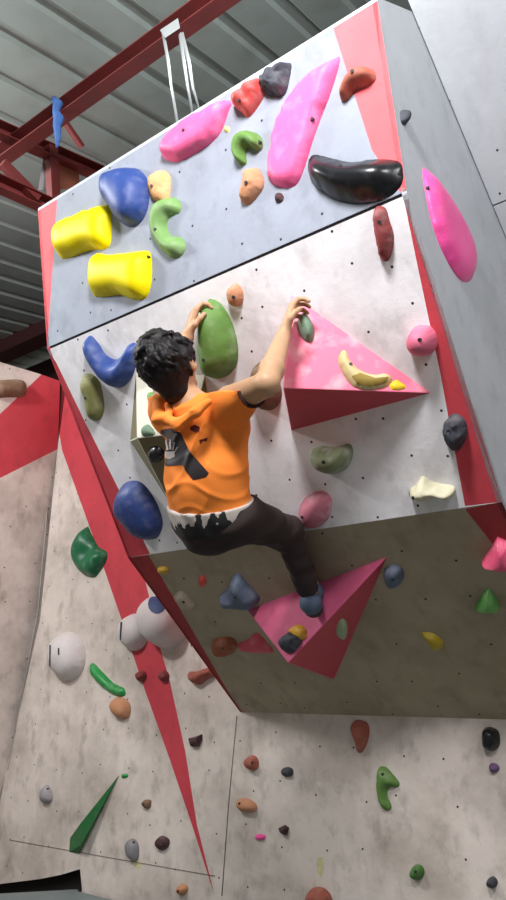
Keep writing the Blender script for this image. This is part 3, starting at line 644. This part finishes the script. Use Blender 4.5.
# ------------------------------------------------------------------ the climber
class Field:
    """signed distance grid; shapes blend smoothly; surface by naive surface nets"""
    def __init__(s, lo, hi, h):
        s.h = h; s.lo = np.array(lo, float); n = np.ceil((np.array(hi)-s.lo)/h).astype(int)+1; s.n = n
        s.f = np.full(n, .05, np.float32)
    def sub(s, lo, hi, pad):
        a = np.clip(np.floor((np.array(lo)-pad-s.lo)/s.h).astype(int), 0, s.n); b = np.clip(np.ceil((np.array(hi)+pad-s.lo)/s.h).astype(int)+1, 0, s.n)
        sl = tuple(slice(x, y) for x, y in zip(a, b))
        g = [(s.lo[i]+s.h*np.arange(a[i], b[i])).astype(np.float32) for i in range(3)]
        return sl, g[0][:, None, None], g[1][None, :, None], g[2][None, None, :]
    def _mix(s, sl, d, k):
        o = s.f[sl]
        if k <= 0: s.f[sl] = np.minimum(o, d); return
        hh = np.maximum(k-np.abs(o-d), 0)/k; s.f[sl] = np.minimum(o, d)-hh*hh*k*.25
    def cone(s, a, b, ra, rb, k=.03):
        a = np.array(a, float); b = np.array(b, float); r = max(ra, rb)+k
        sl, X, Y, Z = s.sub(np.minimum(a, b), np.maximum(a, b), r+.02)
        v = b-a; L = (v*v).sum()+1e-9
        t = np.clip(((X-a[0])*v[0]+(Y-a[1])*v[1]+(Z-a[2])*v[2])/L, 0, 1)
        d = np.sqrt((X-a[0]-t*v[0])**2+(Y-a[1]-t*v[1])**2+(Z-a[2]-t*v[2])**2)-(ra+(rb-ra)*t)
        s._mix(sl, d.astype(np.float32), k)
    def ell(s, c, rad, axes, k=.03, subtract=False):
        c = np.array(c, float); r = max(rad); sl, X, Y, Z = s.sub(c, c, r+.04+k); q = []
        for ax, ra in zip(axes, rad): q.append(((X-c[0])*ax[0]+(Y-c[1])*ax[1]+(Z-c[2])*ax[2])/ra)
        m = np.sqrt(q[0]**2+q[1]**2+q[2]**2)+1e-9
        m2 = np.sqrt((q[0]/rad[0])**2+(q[1]/rad[1])**2+(q[2]/rad[2])**2)+1e-9
        d = (m*(m-1)/m2).astype(np.float32)
        if subtract:
            o = s.f[sl]; hh = np.maximum(k-np.abs(o+d), 0)/max(k, 1e-6); s.f[sl] = np.maximum(o, -d)+hh*hh*k*.25
        else: s._mix(sl, d, k)
    def cut(s, p, n, wav=None):
        """keep the side the normal points away from"""
        X = (s.lo[0]+s.h*np.arange(s.n[0])).astype(np.float32)[:, None, None]; Y = (s.lo[1]+s.h*np.arange(s.n[1])).astype(np.float32)[None, :, None]; Z = (s.lo[2]+s.h*np.arange(s.n[2])).astype(np.float32)[None, None, :]
        n = Vector(n).normalized(); d = (X-p[0])*n[0]+(Y-p[1])*n[1]+(Z-p[2])*n[2]
        if wav is not None: d = d+wav(X, Y, Z)
        s.f = np.maximum(s.f, d.astype(np.float32))
    def mesh(s):
        f = s.f; f[0], f[-1] = .05, .05; f[:, 0], f[:, -1] = .05, .05; f[:, :, 0], f[:, :, -1] = .05, .05
        n = f.shape; ins = f < 0
        c = np.zeros(tuple(k-1 for k in n), np.int8)
        offs = [(i, j, k) for i in (0, 1) for j in (0, 1) for k in (0, 1)]
        for o in offs: c += ins[o[0]:n[0]-1+o[0], o[1]:n[1]-1+o[1], o[2]:n[2]-1+o[2]]
        cells = np.argwhere((c > 0) & (c < 8)); idx = np.full(c.shape, -1, np.int32); idx[tuple(cells.T)] = np.arange(len(cells))
        V = np.stack([f[cells[:, 0]+o[0], cells[:, 1]+o[1], cells[:, 2]+o[2]] for o in offs], 1)
        acc = np.zeros((len(cells), 3)); cnt = np.zeros(len(cells)); O = np.array(offs)
        for a in range(8):
            for b in range(a+1, 8):
                if abs(O[a]-O[b]).sum() != 1: continue
                m = (V[:, a] < 0) != (V[:, b] < 0); t = V[m, a]/(V[m, a]-V[m, b])
                acc[m] += O[a]+(O[b]-O[a])*t[:, None]; cnt[m] += 1
        P = s.lo+s.h*(cells+acc/cnt[:, None]); Q = []
        for ax in range(3):
            o1, o2 = [k for k in range(3) if k != ax]
            A = [slice(None)]*3; B_ = [slice(None)]*3; A[ax] = slice(0, -1); B_[ax] = slice(1, None)
            e = np.argwhere(ins[tuple(A)] != ins[tuple(B_)])
            e = e[(e[:, o1] > 0) & (e[:, o2] > 0) & (e[:, o1] < n[o1]-1) & (e[:, o2] < n[o2]-1)]
            def g(d1, d2):
                q = e.copy(); q[:, o1] -= d1; q[:, o2] -= d2; return idx[tuple(q.T)]
            quad = np.stack([g(1, 1), g(0, 1), g(0, 0), g(1, 0)], 1)
            flip = ~ins[tuple(e.T)]
            if ax == 1: flip = ~flip
            quad[flip] = quad[flip][:, ::-1]; Q.append(quad)
        Q = np.concatenate(Q); Q = Q[(Q >= 0).all(1)]
        return P, Q
def field_obj(name, F, mats, parent, disp=None, matfn=None):
    P, Q = F.mesh()
    me = bpy.data.meshes.new(name)
    me.from_pydata(P.tolist(), [], Q.tolist())
    if disp:
        nr = np.zeros(len(P)*3); me.vertices.foreach_get('normal', nr); nr = nr.reshape(-1, 3); P = P+nr*disp(P)[:, None]
        me.vertices.foreach_set('co', P.ravel()); me.update()
    for m in mats: me.materials.append(m)
    if matfn is not None:
        ctr = P[Q].mean(1); me.polygons.foreach_set('material_index', matfn(ctr).astype(np.int32))
    me.polygons.foreach_set('use_smooth', [True]*len(Q))
    o = new_obj(name, me, None, None)
    base = parent_world[parent.name]; me.transform(base.inverted()); o.parent = parent; return o

SKIN = simple('skin', rgb(184, 144, 110), .5, var=.06, scale=14, bump=.04)
HAIR = simple('black_hair', rgb(20, 17, 18), .55, var=.3, scale=60, bump=.25, bscale=90, spec=.25)
ORAN = simple('orange_jersey', rgb(246, 138, 56), .8, var=.05, scale=8, bump=.12, bscale=300, spec=.2)
CUFF = simple('dark_trim', rgb(52, 26, 20), .8)
PANT = simple('dark_trousers', rgb(58, 48, 47), .85, var=.12, bump=.12, bscale=200, spec=.2)
SHOE = simple('blue_grey_suede', rgb(78, 92, 112), .7); RUB = simple('black_rubber', rgb(26, 26, 28), .6)

# joints
HEADC = J(170, 365, 1.66); NECK = J(190, 397, 1.72)
LS, RS = J(170, 412, 1.80), J(231, 401, 1.77)
LE, LWr, LH = J(157, 352, 1.80), J(187, 338, 1.88), J(192, 320, 1.885)
RE, RWr, RH = J(267, 384, 1.72), J(283, 337, 1.86), J(289, 319, 1.90)
PEL = J(214, 520, 1.93); LHp, RHp = J(198, 520, 1.96), J(234, 516, 1.93)
RK = J(287, 532, 2.31); LK = RK+ray(287, 532).normalized()*.07+Vector((-.03, 0, .01))
foot_hit = hit(320, 613, F3.o, F3.n)
RA = J(309, 592, foot_hit.y-.10)
LA = RA+ray(309, 592).normalized()*.10+Vector((.01, 0, .03))
root = thing('person', 'climber seen from behind, short black hair, orange t-shirt, dark trousers, both arms gripping holds', 'person', foot_hit)
tup = (NECK-PEL).normalized(); lat = (RS-LS); lat = (lat-tup*lat.dot(tup)).normalized(); bk = lat.cross(tup).normalized()
if bk.y > 0: bk = -bk
fwd_ = -bk
hup = (CR*-.42+CU*.9+CF*-.1).normalized(); hf = Vector((-.14, .97, .12)); hf = (hf-hup*hf.dot(hup)).normalized(); hr = hf.cross(hup).normalized()
if hr.dot(CR) < 0: hr = -hr
CH = (LS+RS)/2-tup*.08
def torso(F, g=0., legs=True, k=.05):
    F.cone(LS-tup*.02, RS-tup*.02, .052+g, .052+g, k)
    F.cone(NECK-tup*.06, CH-tup*.02, .06+g, .09+g, k)
    for s_ in (-1, 1):
        F.cone(CH+lat*s_*.073+fwd_*.02, PEL+lat*s_*.052+tup*.16, .084+g, .076+g, k)
        F.cone(PEL+lat*s_*.055+tup*.16, PEL+lat*s_*.06+tup*.04, .078+g, .088+g, k)
def hand(F, wr, palm, pn, side, curl, flen=1.0):
    d = (palm-wr).normalized(); pn = (pn-d*pn.dot(d)).normalized(); s_ = d.cross(pn).normalized()*side
    kn = palm+d*.035
    for j in range(4): F.cone(wr+s_*(.022-.0145*j)*.6, kn+s_*(.033-.022*j), .015, .0125, .014)
    for j, L in enumerate((.076, .084, .079, .064)):
        b0 = kn+s_*(.033-.022*j); dd = d.copy(); seg = (L*.45*flen, L*.32*flen, L*.25*flen); r0 = .0096
        dd = (dd+s_*(.10-.07*j)).normalized()
        for q, sg in enumerate(seg):
            rotv = Matrix.Rotation(curl[q], 3, d.cross(pn).normalized()); dd = rotv @ dd
            b1 = b0+dd*sg; F.cone(b0, b1, r0, r0*.9, .004); b0 = b1; r0 *= .92
    t0 = wr+d*.02+s_*.02; t1 = t0+d*.026+s_*.026+pn*.008; t2 = t1+d*.028+s_*.008+pn*.012; t3 = t2+d*.022+pn*.012
    F.cone(t0, t1, .015, .012, .012); F.cone(t1, t2, .0115, .010, .006); F.cone(t2, t3, .010, .0085, .005)
lo = [min(p[i] for p in (HEADC, LE, RE, PEL, RK, LH, RH, foot_hit, LK, LA))-.17 for i in range(3)]
hi = [max(p[i] for p in (HEADC, LE, RE, PEL, RK, LH, RH, foot_hit, LK, LA))+.17 for i in range(3)]
FB = Field(lo, hi, .0042)
torso(FB)
FB.cone(NECK-tup*.04, HEADC-hup*.06+hf*-.01, .055, .05, .03)
FB.ell(HEADC+hup*.01, (.074, .092, .098), (hr, hf, hup), .02)
FB.cone(HEADC-hup*.055+hf*.035, HEADC-hup*.085+hf*.065, .052, .03, .03)
FB.cone(HEADC-hup*.02+hf*.09, HEADC-hup*.035+hf*.108, .009, .013, .01)
FB.cone(HEADC+hup*.022+hf*.084-hr*.03, HEADC+hup*.022+hf*.084+hr*.03, .010, .010, .012)
FB.cone(HEADC-hup*.062+hf*.088-hr*.018, HEADC-hup*.062+hf*.088+hr*.018, .007, .007, .006)
FB.cone(HEADC-hup*.074+hf*.086-hr*.014, HEADC-hup*.074+hf*.086+hr*.014, .007, .007, .006)
for s_ in (-1, 1):
    ec = HEADC+hr*s_*.082-hf*.002-hup*.022
    FB.ell(ec, (.012, .021, .034), ((hr+hf*-s_*0), (hf-hup*.1).normalized(), hup), .006)
    FB.ell(ec+hr*s_*.009+hf*.004, (.007, .009, .017), (hr, hf, hup), .004, subtract=True)
def limbs(F):
    F.cone(LS, LE, .050, .038, .03); F.cone(LE, LWr, .040, .027, .015)
    F.cone(RS, RE, .052, .039, .03); m = RE.lerp(RWr, .28); F.cone(RE, m, .038, .040, .012); F.cone(m, RWr, .040, .026, .012)
    F.cone(RHp, RK, .080, .055, .03); F.cone(RK, RA, .052, .034, .02)
    F.cone(LHp, LK, .080, .055, .03); F.cone(LK, LA, .052, .034, .02)
limbs(FB)
hand(FB, LWr, LH, Vector((.5, .8, -.1)), -1, (.5, .9, .7), .95)
hand(FB, RWr, RH, Vector((.75, .6, -.2)), -1, (.35, .9, .8))
body = field_obj('body', FB, [SKIN], root)
# eyes
for s_ in (-1, 1):
    bm = bmesh.new(); bmesh.ops.create_uvsphere(bm, u_segments=16, v_segments=10, radius=.0125)
    me = bpy.data.meshes.new('eye'); bm.to_mesh(me); bm.free(); me.materials.append(simple('eye_white', (.8, .78, .75), .2))
    me.polygons.foreach_set('use_smooth', [True]*len(me.polygons))
    new_obj('eye', me, root, Matrix.Translation(HEADC+hf*.080+hr*s_*.032))
# hair
pts_h = [HEADC-Vector((.15, .15, .15)), HEADC+Vector((.15, .15, .16))]
FHr = Field(pts_h[0], pts_h[1], .0035)
FHr.ell(HEADC+hup*.020-hf*.010, (.087, .102, .098), (hr, hf, hup), .01)
FHr.cone(HEADC-hf*.045-hup*.03, HEADC-hf*.04-hup*.085, .066, .050, .03)
for s_ in (-1, 1): FHr.cone(HEADC+hr*s_*.074+hup*.02, HEADC+hr*s_*.078-hup*.012+hf*.018, .02, .009, .01)
FHr.ell(HEADC+hf*.105-hup*.045, (.085, .060, .085), (hr, hf, hup), .01, subtract=True)
for s_ in (-1, 1): FHr.ell(HEADC+hr*s_*.10-hup*.03+hf*.004, (.030, .024, .034), (hr, hf, hup), .006, subtract=True)
r2 = random.Random(4)
for i in range(200):
    th, ph = r2.uniform(0, 2*math.pi), math.acos(r2.uniform(-.35, 1))
    dn = hr*math.sin(ph)*math.cos(th)+hf*math.sin(ph)*math.sin(th)+hup*math.cos(ph)
    if dn.dot(hf) > .62 and dn.dot(hup) < .5: continue
    c = HEADC+hup*.022-hf*.012+hr*dn.dot(hr)*.083+hf*dn.dot(hf)*.098+hup*dn.dot(hup)*.094
    sw = (-hup*.6+hr*.55*math.sin(4*dn.dot(hup)+1)+dn.cross(hup)*r2.uniform(-.5, .5)+hf*r2.uniform(-.2, .4))
    sw = (sw-dn*sw.dot(dn)).normalized(); q_ = r2.uniform(.7, 1.2)
    p1 = c+sw*.026*q_+dn*.003; p2 = c+sw*.055*q_+dn*r2.uniform(-.004, .007)
    FHr.cone(c-dn*.004, p1, .0085, .0085, .010); FHr.cone(p1, p2, .0085, .003, .008)
hair = field_obj('hair', FHr, [HAIR], root)

def wrinkle(amp, freq, axis, seed):
    ax = np.array(axis)
    def f(P):
        q = P@ax; o1 = np.sin(P[:, 0]*23+seed)+np.sin(P[:, 2]*19+seed*2); o2 = np.sin(P[:, 1]*17+seed*3+P[:, 0]*11)
        return amp*(np.sin(q*freq+o1*1.6)*.6+np.sin(q*freq*1.9+o2*2.1)*.3+np.sin(q*freq*.5+o2)*.5)
    return f
def folds(P):
    # soft cloth folds fanning from the raised right shoulder and bunching above the hem
    d = P-np.array(RS); q = P@np.array(tup); l = P@np.array(lat); ang = np.arctan2(d@np.array(tup), d@np.array(lat)); rr = np.linalg.norm(d, axis=1)
    r1 = np.clip(1-np.abs(np.sin(ang*7+np.sin(rr*16)*.8))*1.6, 0, 1)**1.3*np.clip(rr*7-.7, 0, 1)*np.exp(-rr*2.4)
    h_ = (P-np.array(hem))@np.array(tup)
    r2 = np.clip(1-np.abs(np.sin(h_*38+l*9+np.sin(l*24)*1.1))*1.5, 0, 1)**1.3*np.exp(-np.abs(h_-.10)*11)
    return .011*r1+.0045*r2
# t-shirt
FS = Field(lo, hi, .0048)
torso(FS, .014, k=.05)
FS.cone(CH-tup*.1+bk*.01-lat*.012, PEL-lat*.006+tup*.1+bk*.012, .106, .114, .06)
FS.cone(LS, LS.lerp(LE, .62), .068, .066, .05); hem_r = RS.lerp(RE, .60)
FS.cone(RS, hem_r+(RE-RS)*.1, .066, .057, .04)
hem = J(212, 513, 1.86); hn = (J(250, 518, 1.84)-J(172, 507, 1.88)).normalized().cross(bk).normalized()
if hn.dot(tup) > 0: hn = -hn
def wav(X, Y, Z): return .006*np.sin(X*40+Z*20)+.004*np.sin(Y*55)
FS.cut(hem, hn, wav)
FS.cut(hem_r, (RE-RS)) if False else None
# sleeve cuts act only near the arm
def sleeve_cut(F, p, d, rad=.14):
    d = d.normalized(); sl, X, Y, Z = F.sub(p, p+d*.2, rad); t = (X-p[0])*d[0]+(Y-p[1])*d[1]+(Z-p[2])*d[2]
    F.f[sl] = np.maximum(F.f[sl], np.where(t > -.02, t, -1).astype(np.float32))
sleeve_cut(FS, hem_r, RE-RS); sleeve_cut(FS, LS.lerp(LE, .5), LE-LS)
FS.cut(NECK+tup*.012+bk*.0, (tup+fwd_*.25))
# hood gathered at the back of the neck, hanging down
NB = J(172, 412, 1.66)
a_, b_, c_, d_ = J(158, 402, 1.70), J(160, 418, 1.66), J(178, 424, 1.655), J(196, 412, 1.66)
FS.cone(J(163, 399, 1.70), a_, .020, .024, .02); FS.cone(a_, b_, .024, .020, .015); FS.cone(b_, c_, .020, .017, .012); FS.cone(c_, d_, .017, .016, .012); FS.cone(d_, J(208, 402, 1.68), .016, .012, .015)
FS.cone(J(168, 405, 1.68), J(170, 418, 1.66), .010, .010, .008)
axw = np.array((lat*.7+tup*.7).normalized())
def trimfn(c):
    m = np.zeros(len(c), bool)
    for p, q, j in ((hem_r, RE-RS, RS), (LS.lerp(LE, .5), LE-LS, LS)):
        q = np.array(q.normalized()); t = (c-np.array(p))@q; rr = np.linalg.norm((c-np.array(p))-t[:, None]*q, axis=1)
        m |= (t > -.006) & (rr < .085) & (t < .02)
    return m
shirt = field_obj('t_shirt', FS, [ORAN, CUFF], root, disp=lambda P: wrinkle(.003, 38, axw, 1.3)(P)+folds(P), matfn=trimfn); tag(shirt, 'bright orange jersey with hood')
# white shirt tail with black jagged print under the jersey
FU = Field(lo, hi, .005)
torso(FU, .022, k=.06)
FU.cone(PEL+tup*.08+bk*.012, PEL-tup*.02+bk*.012, .113, .110, .06)
FU.cut(hem+tup*.02, -hn); FU.cut(hem+hn*.072, hn, wav)
JAG = bpy.data.materials.new('jagged_print'); JAG.use_nodes = True; nt = JAG.node_tree; L = nt.links.new
tc = nt.nodes.new('ShaderNodeTexCoord'); mp = nt.nodes.new('ShaderNodeMapping'); mp.inputs['Scale'].default_value = (34, 34, 9)
t = nt.nodes.new('ShaderNodeTexNoise'); t.inputs['Scale'].default_value = 1; t.inputs['Detail'].default_value = 2
sp = nt.nodes.new('ShaderNodeSeparateXYZ'); ma = nt.nodes.new('ShaderNodeMath'); ma.operation = 'MULTIPLY_ADD'
L(tc.outputs['Object'], mp.inputs[0]); L(mp.outputs[0], t.inputs['Vector']); L(tc.outputs['Object'], sp.inputs[0])
zc = (hem-tup*.042 - foot_hit).z
L(t.outputs['Fac'], ma.inputs[0]); ma.inputs[1].default_value = .16; ma.inputs[2].default_value = -.08-zc
m2 = nt.nodes.new('ShaderNodeMath'); m2.operation = 'ADD'; L(ma.outputs[0], m2.inputs[0]); L(sp.outputs[2], m2.inputs[1])
g_ = nt.nodes.new('ShaderNodeMath'); g_.operation = 'GREATER_THAN'; g_.inputs[1].default_value = 0; L(m2.outputs[0], g_.inputs[0])
mx = nt.nodes.new('ShaderNodeMix'); mx.data_type = 'RGBA'; mx.inputs[6].default_value = (*rgb(30, 28, 30), 1); mx.inputs[7].default_value = (*rgb(190, 180, 172), 1)
L(g_.outputs[0], mx.inputs[0]); L(mx.outputs[2], nt.nodes['Principled BSDF'].inputs['Base Color']); nt.nodes['Principled BSDF'].inputs['Roughness'].default_value = .85
us = field_obj('shirt_tail', FU, [JAG], root, disp=wrinkle(.003, 50, axw, 2.3)); tag(us, 'off white shirt tail with black jagged pattern')
# trousers
FP = Field(lo, hi, .005)
for s_ in (-1, 1): FP.cone(PEL+lat*s_*.055+tup*.10, PEL+lat*s_*.06+tup*.02, .096, .104, .05)
FP.cone(RHp, RK, .088, .062, .05); FP.cone(RK, RA, .058, .043, .025); FP.cone(LHp, LK, .084, .058, .05); FP.cone(LK, LA, .055, .040, .03)
FP.cone(PEL-fwd_*.03-tup*.02, PEL-fwd_*.03+tup*.01, .095, .09, .05)
FP.cut(PEL+tup*.058, tup)
def local_cut(F, p, d, rad=.09):
    d = d.normalized(); sl, X, Y, Z = F.sub(p, p, rad); t = (X-p[0])*d[0]+(Y-p[1])*d[1]+(Z-p[2])*d[2]
    F.f[sl] = np.maximum(F.f[sl], t.astype(np.float32))
local_cut(FP, RK.lerp(RA, .97), RA-RK); local_cut(FP, LK.lerp(LA, .95), LA-LK)
field_obj('trousers', FP, [PANT], root, disp=wrinkle(.004, 50, np.array((RK-RA).normalized()), .4))
# shoes: heel towards the hall, toe on the volume
def shoe(ank, toe, nm, sole_n):
    lo2 = [min(ank[i], toe[i])-.12 for i in range(3)]; hi2 = [max(ank[i], toe[i])+.12 for i in range(3)]
    F = Field(lo2, hi2, .004); dd = (toe-ank); heel = ank+Vector((.012, -.025, -.022))
    mid_ = heel.lerp(toe, .55)
    F.cone(ank, heel, .040, .040, .02); F.cone(heel, mid_, .040, .036, .02); F.cone(mid_, toe, .036, .022, .02)
    p = heel.lerp(toe, .45); n_ = dd.normalized()
    return field_obj(nm, F, [SHOE, RUB], root, matfn=lambda c: ((c-np.array(p))@np.array(n_) > 0))
shoe(RA+(RA-RK).normalized()*.035, foot_hit+F3.n*.024, 'climbing_shoe', F3.n)
lt = LA+Vector((-.02, .08, -.07)); shoe(LA+(LA-LK).normalized()*.03, lt, 'climbing_shoe', F3.n)
# print on the back of the jersey, lying on the cloth
dg = bpy.context.evaluated_depsgraph_get()
sm = shirt.data; W0 = parent_world[root.name]
bvh = BVHTree.FromPolygons([W0 @ v.co for v in sm.vertices], [tuple(p.vertices) for p in sm.polygons])
def cloth_print(name, polys, mat, off=.0015, step=1.6, on=None):
    bv, par = (bvh, root) if on is None else (BVHTree.FromPolygons([parent_world[on.name] @ v.co for v in on.data.vertices], [tuple(p.vertices) for p in on.data.polygons]), on)
    vs_, fs = [], []
    for poly in polys:
        P = []
        for i, p in enumerate(poly):
            q = poly[(i+1) % len(poly)]; n_ = max(1, int(math.hypot(q[0]-p[0], q[1]-p[1])/step))
            P += [Vector((p[0]+(q[0]-p[0])*k/n_, p[1]+(q[1]-p[1])*k/n_)) for k in range(n_)]
        nb = len(P); xs = [p.x for p in P]; ys = [p.y for p in P]; y = min(ys)+step/2
        while y < max(ys):
            x = min(xs)+step/2
            while x < max(xs):
                if pip((x, y), poly): P.append(Vector((x, y)))
                x += step
            y += step
        v, e, f, *_ = delaunay_2d_cdt(P, [(k, (k+1) % nb) for k in range(nb)], [], 0, 1e-4); base = len(vs_)
        for p in v:
            d = ray(p.x, p.y).normalized(); loc, nrm, *_ = bv.ray_cast(CAM, d)
            if loc is None: vs_.append(None); continue
            if nrm.dot(d) > 0: nrm = -nrm
            vs_.append(tuple(loc+nrm*off))
        for t_ in f:
            if pip((sum(v[i].x for i in t_)/len(t_), sum(v[i].y for i in t_)/len(t_)), poly) and all(vs_[base+i] is not None for i in t_): fs.append(tuple(base+i for i in t_))
    used = sorted({i for f_ in fs for i in f_}); rm = {i: k for k, i in enumerate(used)}; vs_ = [vs_[i] for i in used]; fs = [tuple(rm[i] for i in f_) for f_ in fs]
    me = bpy.data.meshes.new(name); me.from_pydata(vs_, [], fs); me.materials.append(mat); me.polygons.foreach_set('use_smooth', [True]*len(me.polygons))
    me.transform(parent_world[par.name].inverted()); o = new_obj(name, me); o.parent = par; return o
PRT = simple('print_black', rgb(34, 26, 28), .6); PRW = simple('print_grey', rgb(200, 188, 184), .7)
o = cloth_print('shirt_print', [[(161, 430), (172, 428), (181, 433), (190, 452), (209, 473), (206, 477), (193, 480), (186, 471), (183, 465), (166, 466), (161, 452), (160, 440)]], PRT); tag(o, 'black block print on the back')
hp = [[(165.5, 452), (175, 451), (175.5, 457), (170, 459.5), (166, 458)]]
for x0_, y0_, x1_, y1_ in ((166, 451, 163.6, 444), (168.3, 450, 166.6, 440.5), (171, 449.5, 170.8, 439.5), (173.3, 450, 174.8, 442), (175.3, 452, 178.3, 447)):
    hp.append([(x0_-.8, y0_), (x1_-.7, y1_), (x1_+.7, y1_), (x0_+.9, y0_)])
o = cloth_print('hand_print', hp, PRW, off=.003); tag(o, 'pale handprint mark on the black print')
o = cloth_print('shirt_mark', [[(190, 427), (195, 424.5), (200, 427), (199.5, 431), (195, 432), (191, 430)]], simple('print_maroon', rgb(92, 22, 26), .7)); tag(o, 'small dark red flag-like mark')
o = cloth_print('shirt_mark', [[(199, 440), (208, 437.5), (207, 441), (203, 441), (201, 444)]], simple('print_maroon', rgb(92, 22, 26), .7)); tag(o, 'small dark red tick mark')

def ellip(cx, cy, rx, ry, n=14): return [(cx+rx*math.cos(2*math.pi*k/n), cy+ry*math.sin(2*math.pi*k/n)) for k in range(n)]
LBL = simple('hold_label_blue', rgb(70, 84, 128), .6); LDK = simple('mark_dark', rgb(40, 40, 58), .6)
tag(cloth_print('marking', [ellip(157, 604, 9, 10)], LBL, on=BALL1), 'blue round sticker')
tag(cloth_print('marking', [[(120.5, 622), (122.5, 622), (121, 640), (119.8, 640)]], LDK, on=BALL2), 'dark thin strip')  # dark line along the ball's left side
tag(cloth_print('marking', [[(49.5, 645), (51, 645), (50.5, 667), (49.3, 667)]], LDK, on=BALL3), 'dark thin strip')  # thin dark line at the left of this ball
tag(cloth_print('marking', [[(58, 648), (59.5, 648), (59.5, 655), (58, 655)]], LDK, on=BALL3, step=.8), 'small dark dash')
tag(cloth_print('olive_patch', [[(352, 376), (360, 373), (375, 378), (388, 377), (386, 383), (372, 386), (358, 384)]], simple('patch_olive', rgb(146, 122, 52), .7), on=BAN), 'olive lower part')  # olive area along the lower edge of the banana hold

for pts, nm in (([(317, 858), (323, 857), (324, 868), (321, 878), (317, 872)], 'paint_dab'), ([(133, 861), (140, 860), (142, 868), (137, 870)], 'paint_dab')):
    P_ = [P_back.w(*P_back.px(x, y), .001) for x, y in pts]; q = [p-P_back.n*.0015 for p in P_]; n_ = len(P_)
    o = prism_mesh(nm, P_+q, [tuple(range(n_)), tuple(range(n_, 2*n_))[::-1]]+[(i, (i+1) % n_, n_+(i+1) % n_, n_+i) for i in range(n_)], simple('yellow_dab', rgb(204, 196, 150), .8, var=.3, scale=40))
    tag(o, 'faint yellow paint dab low on the wall, '+('right of centre' if pts[0][0] > 200 else 'near the red tip at left'), 'paint mark')
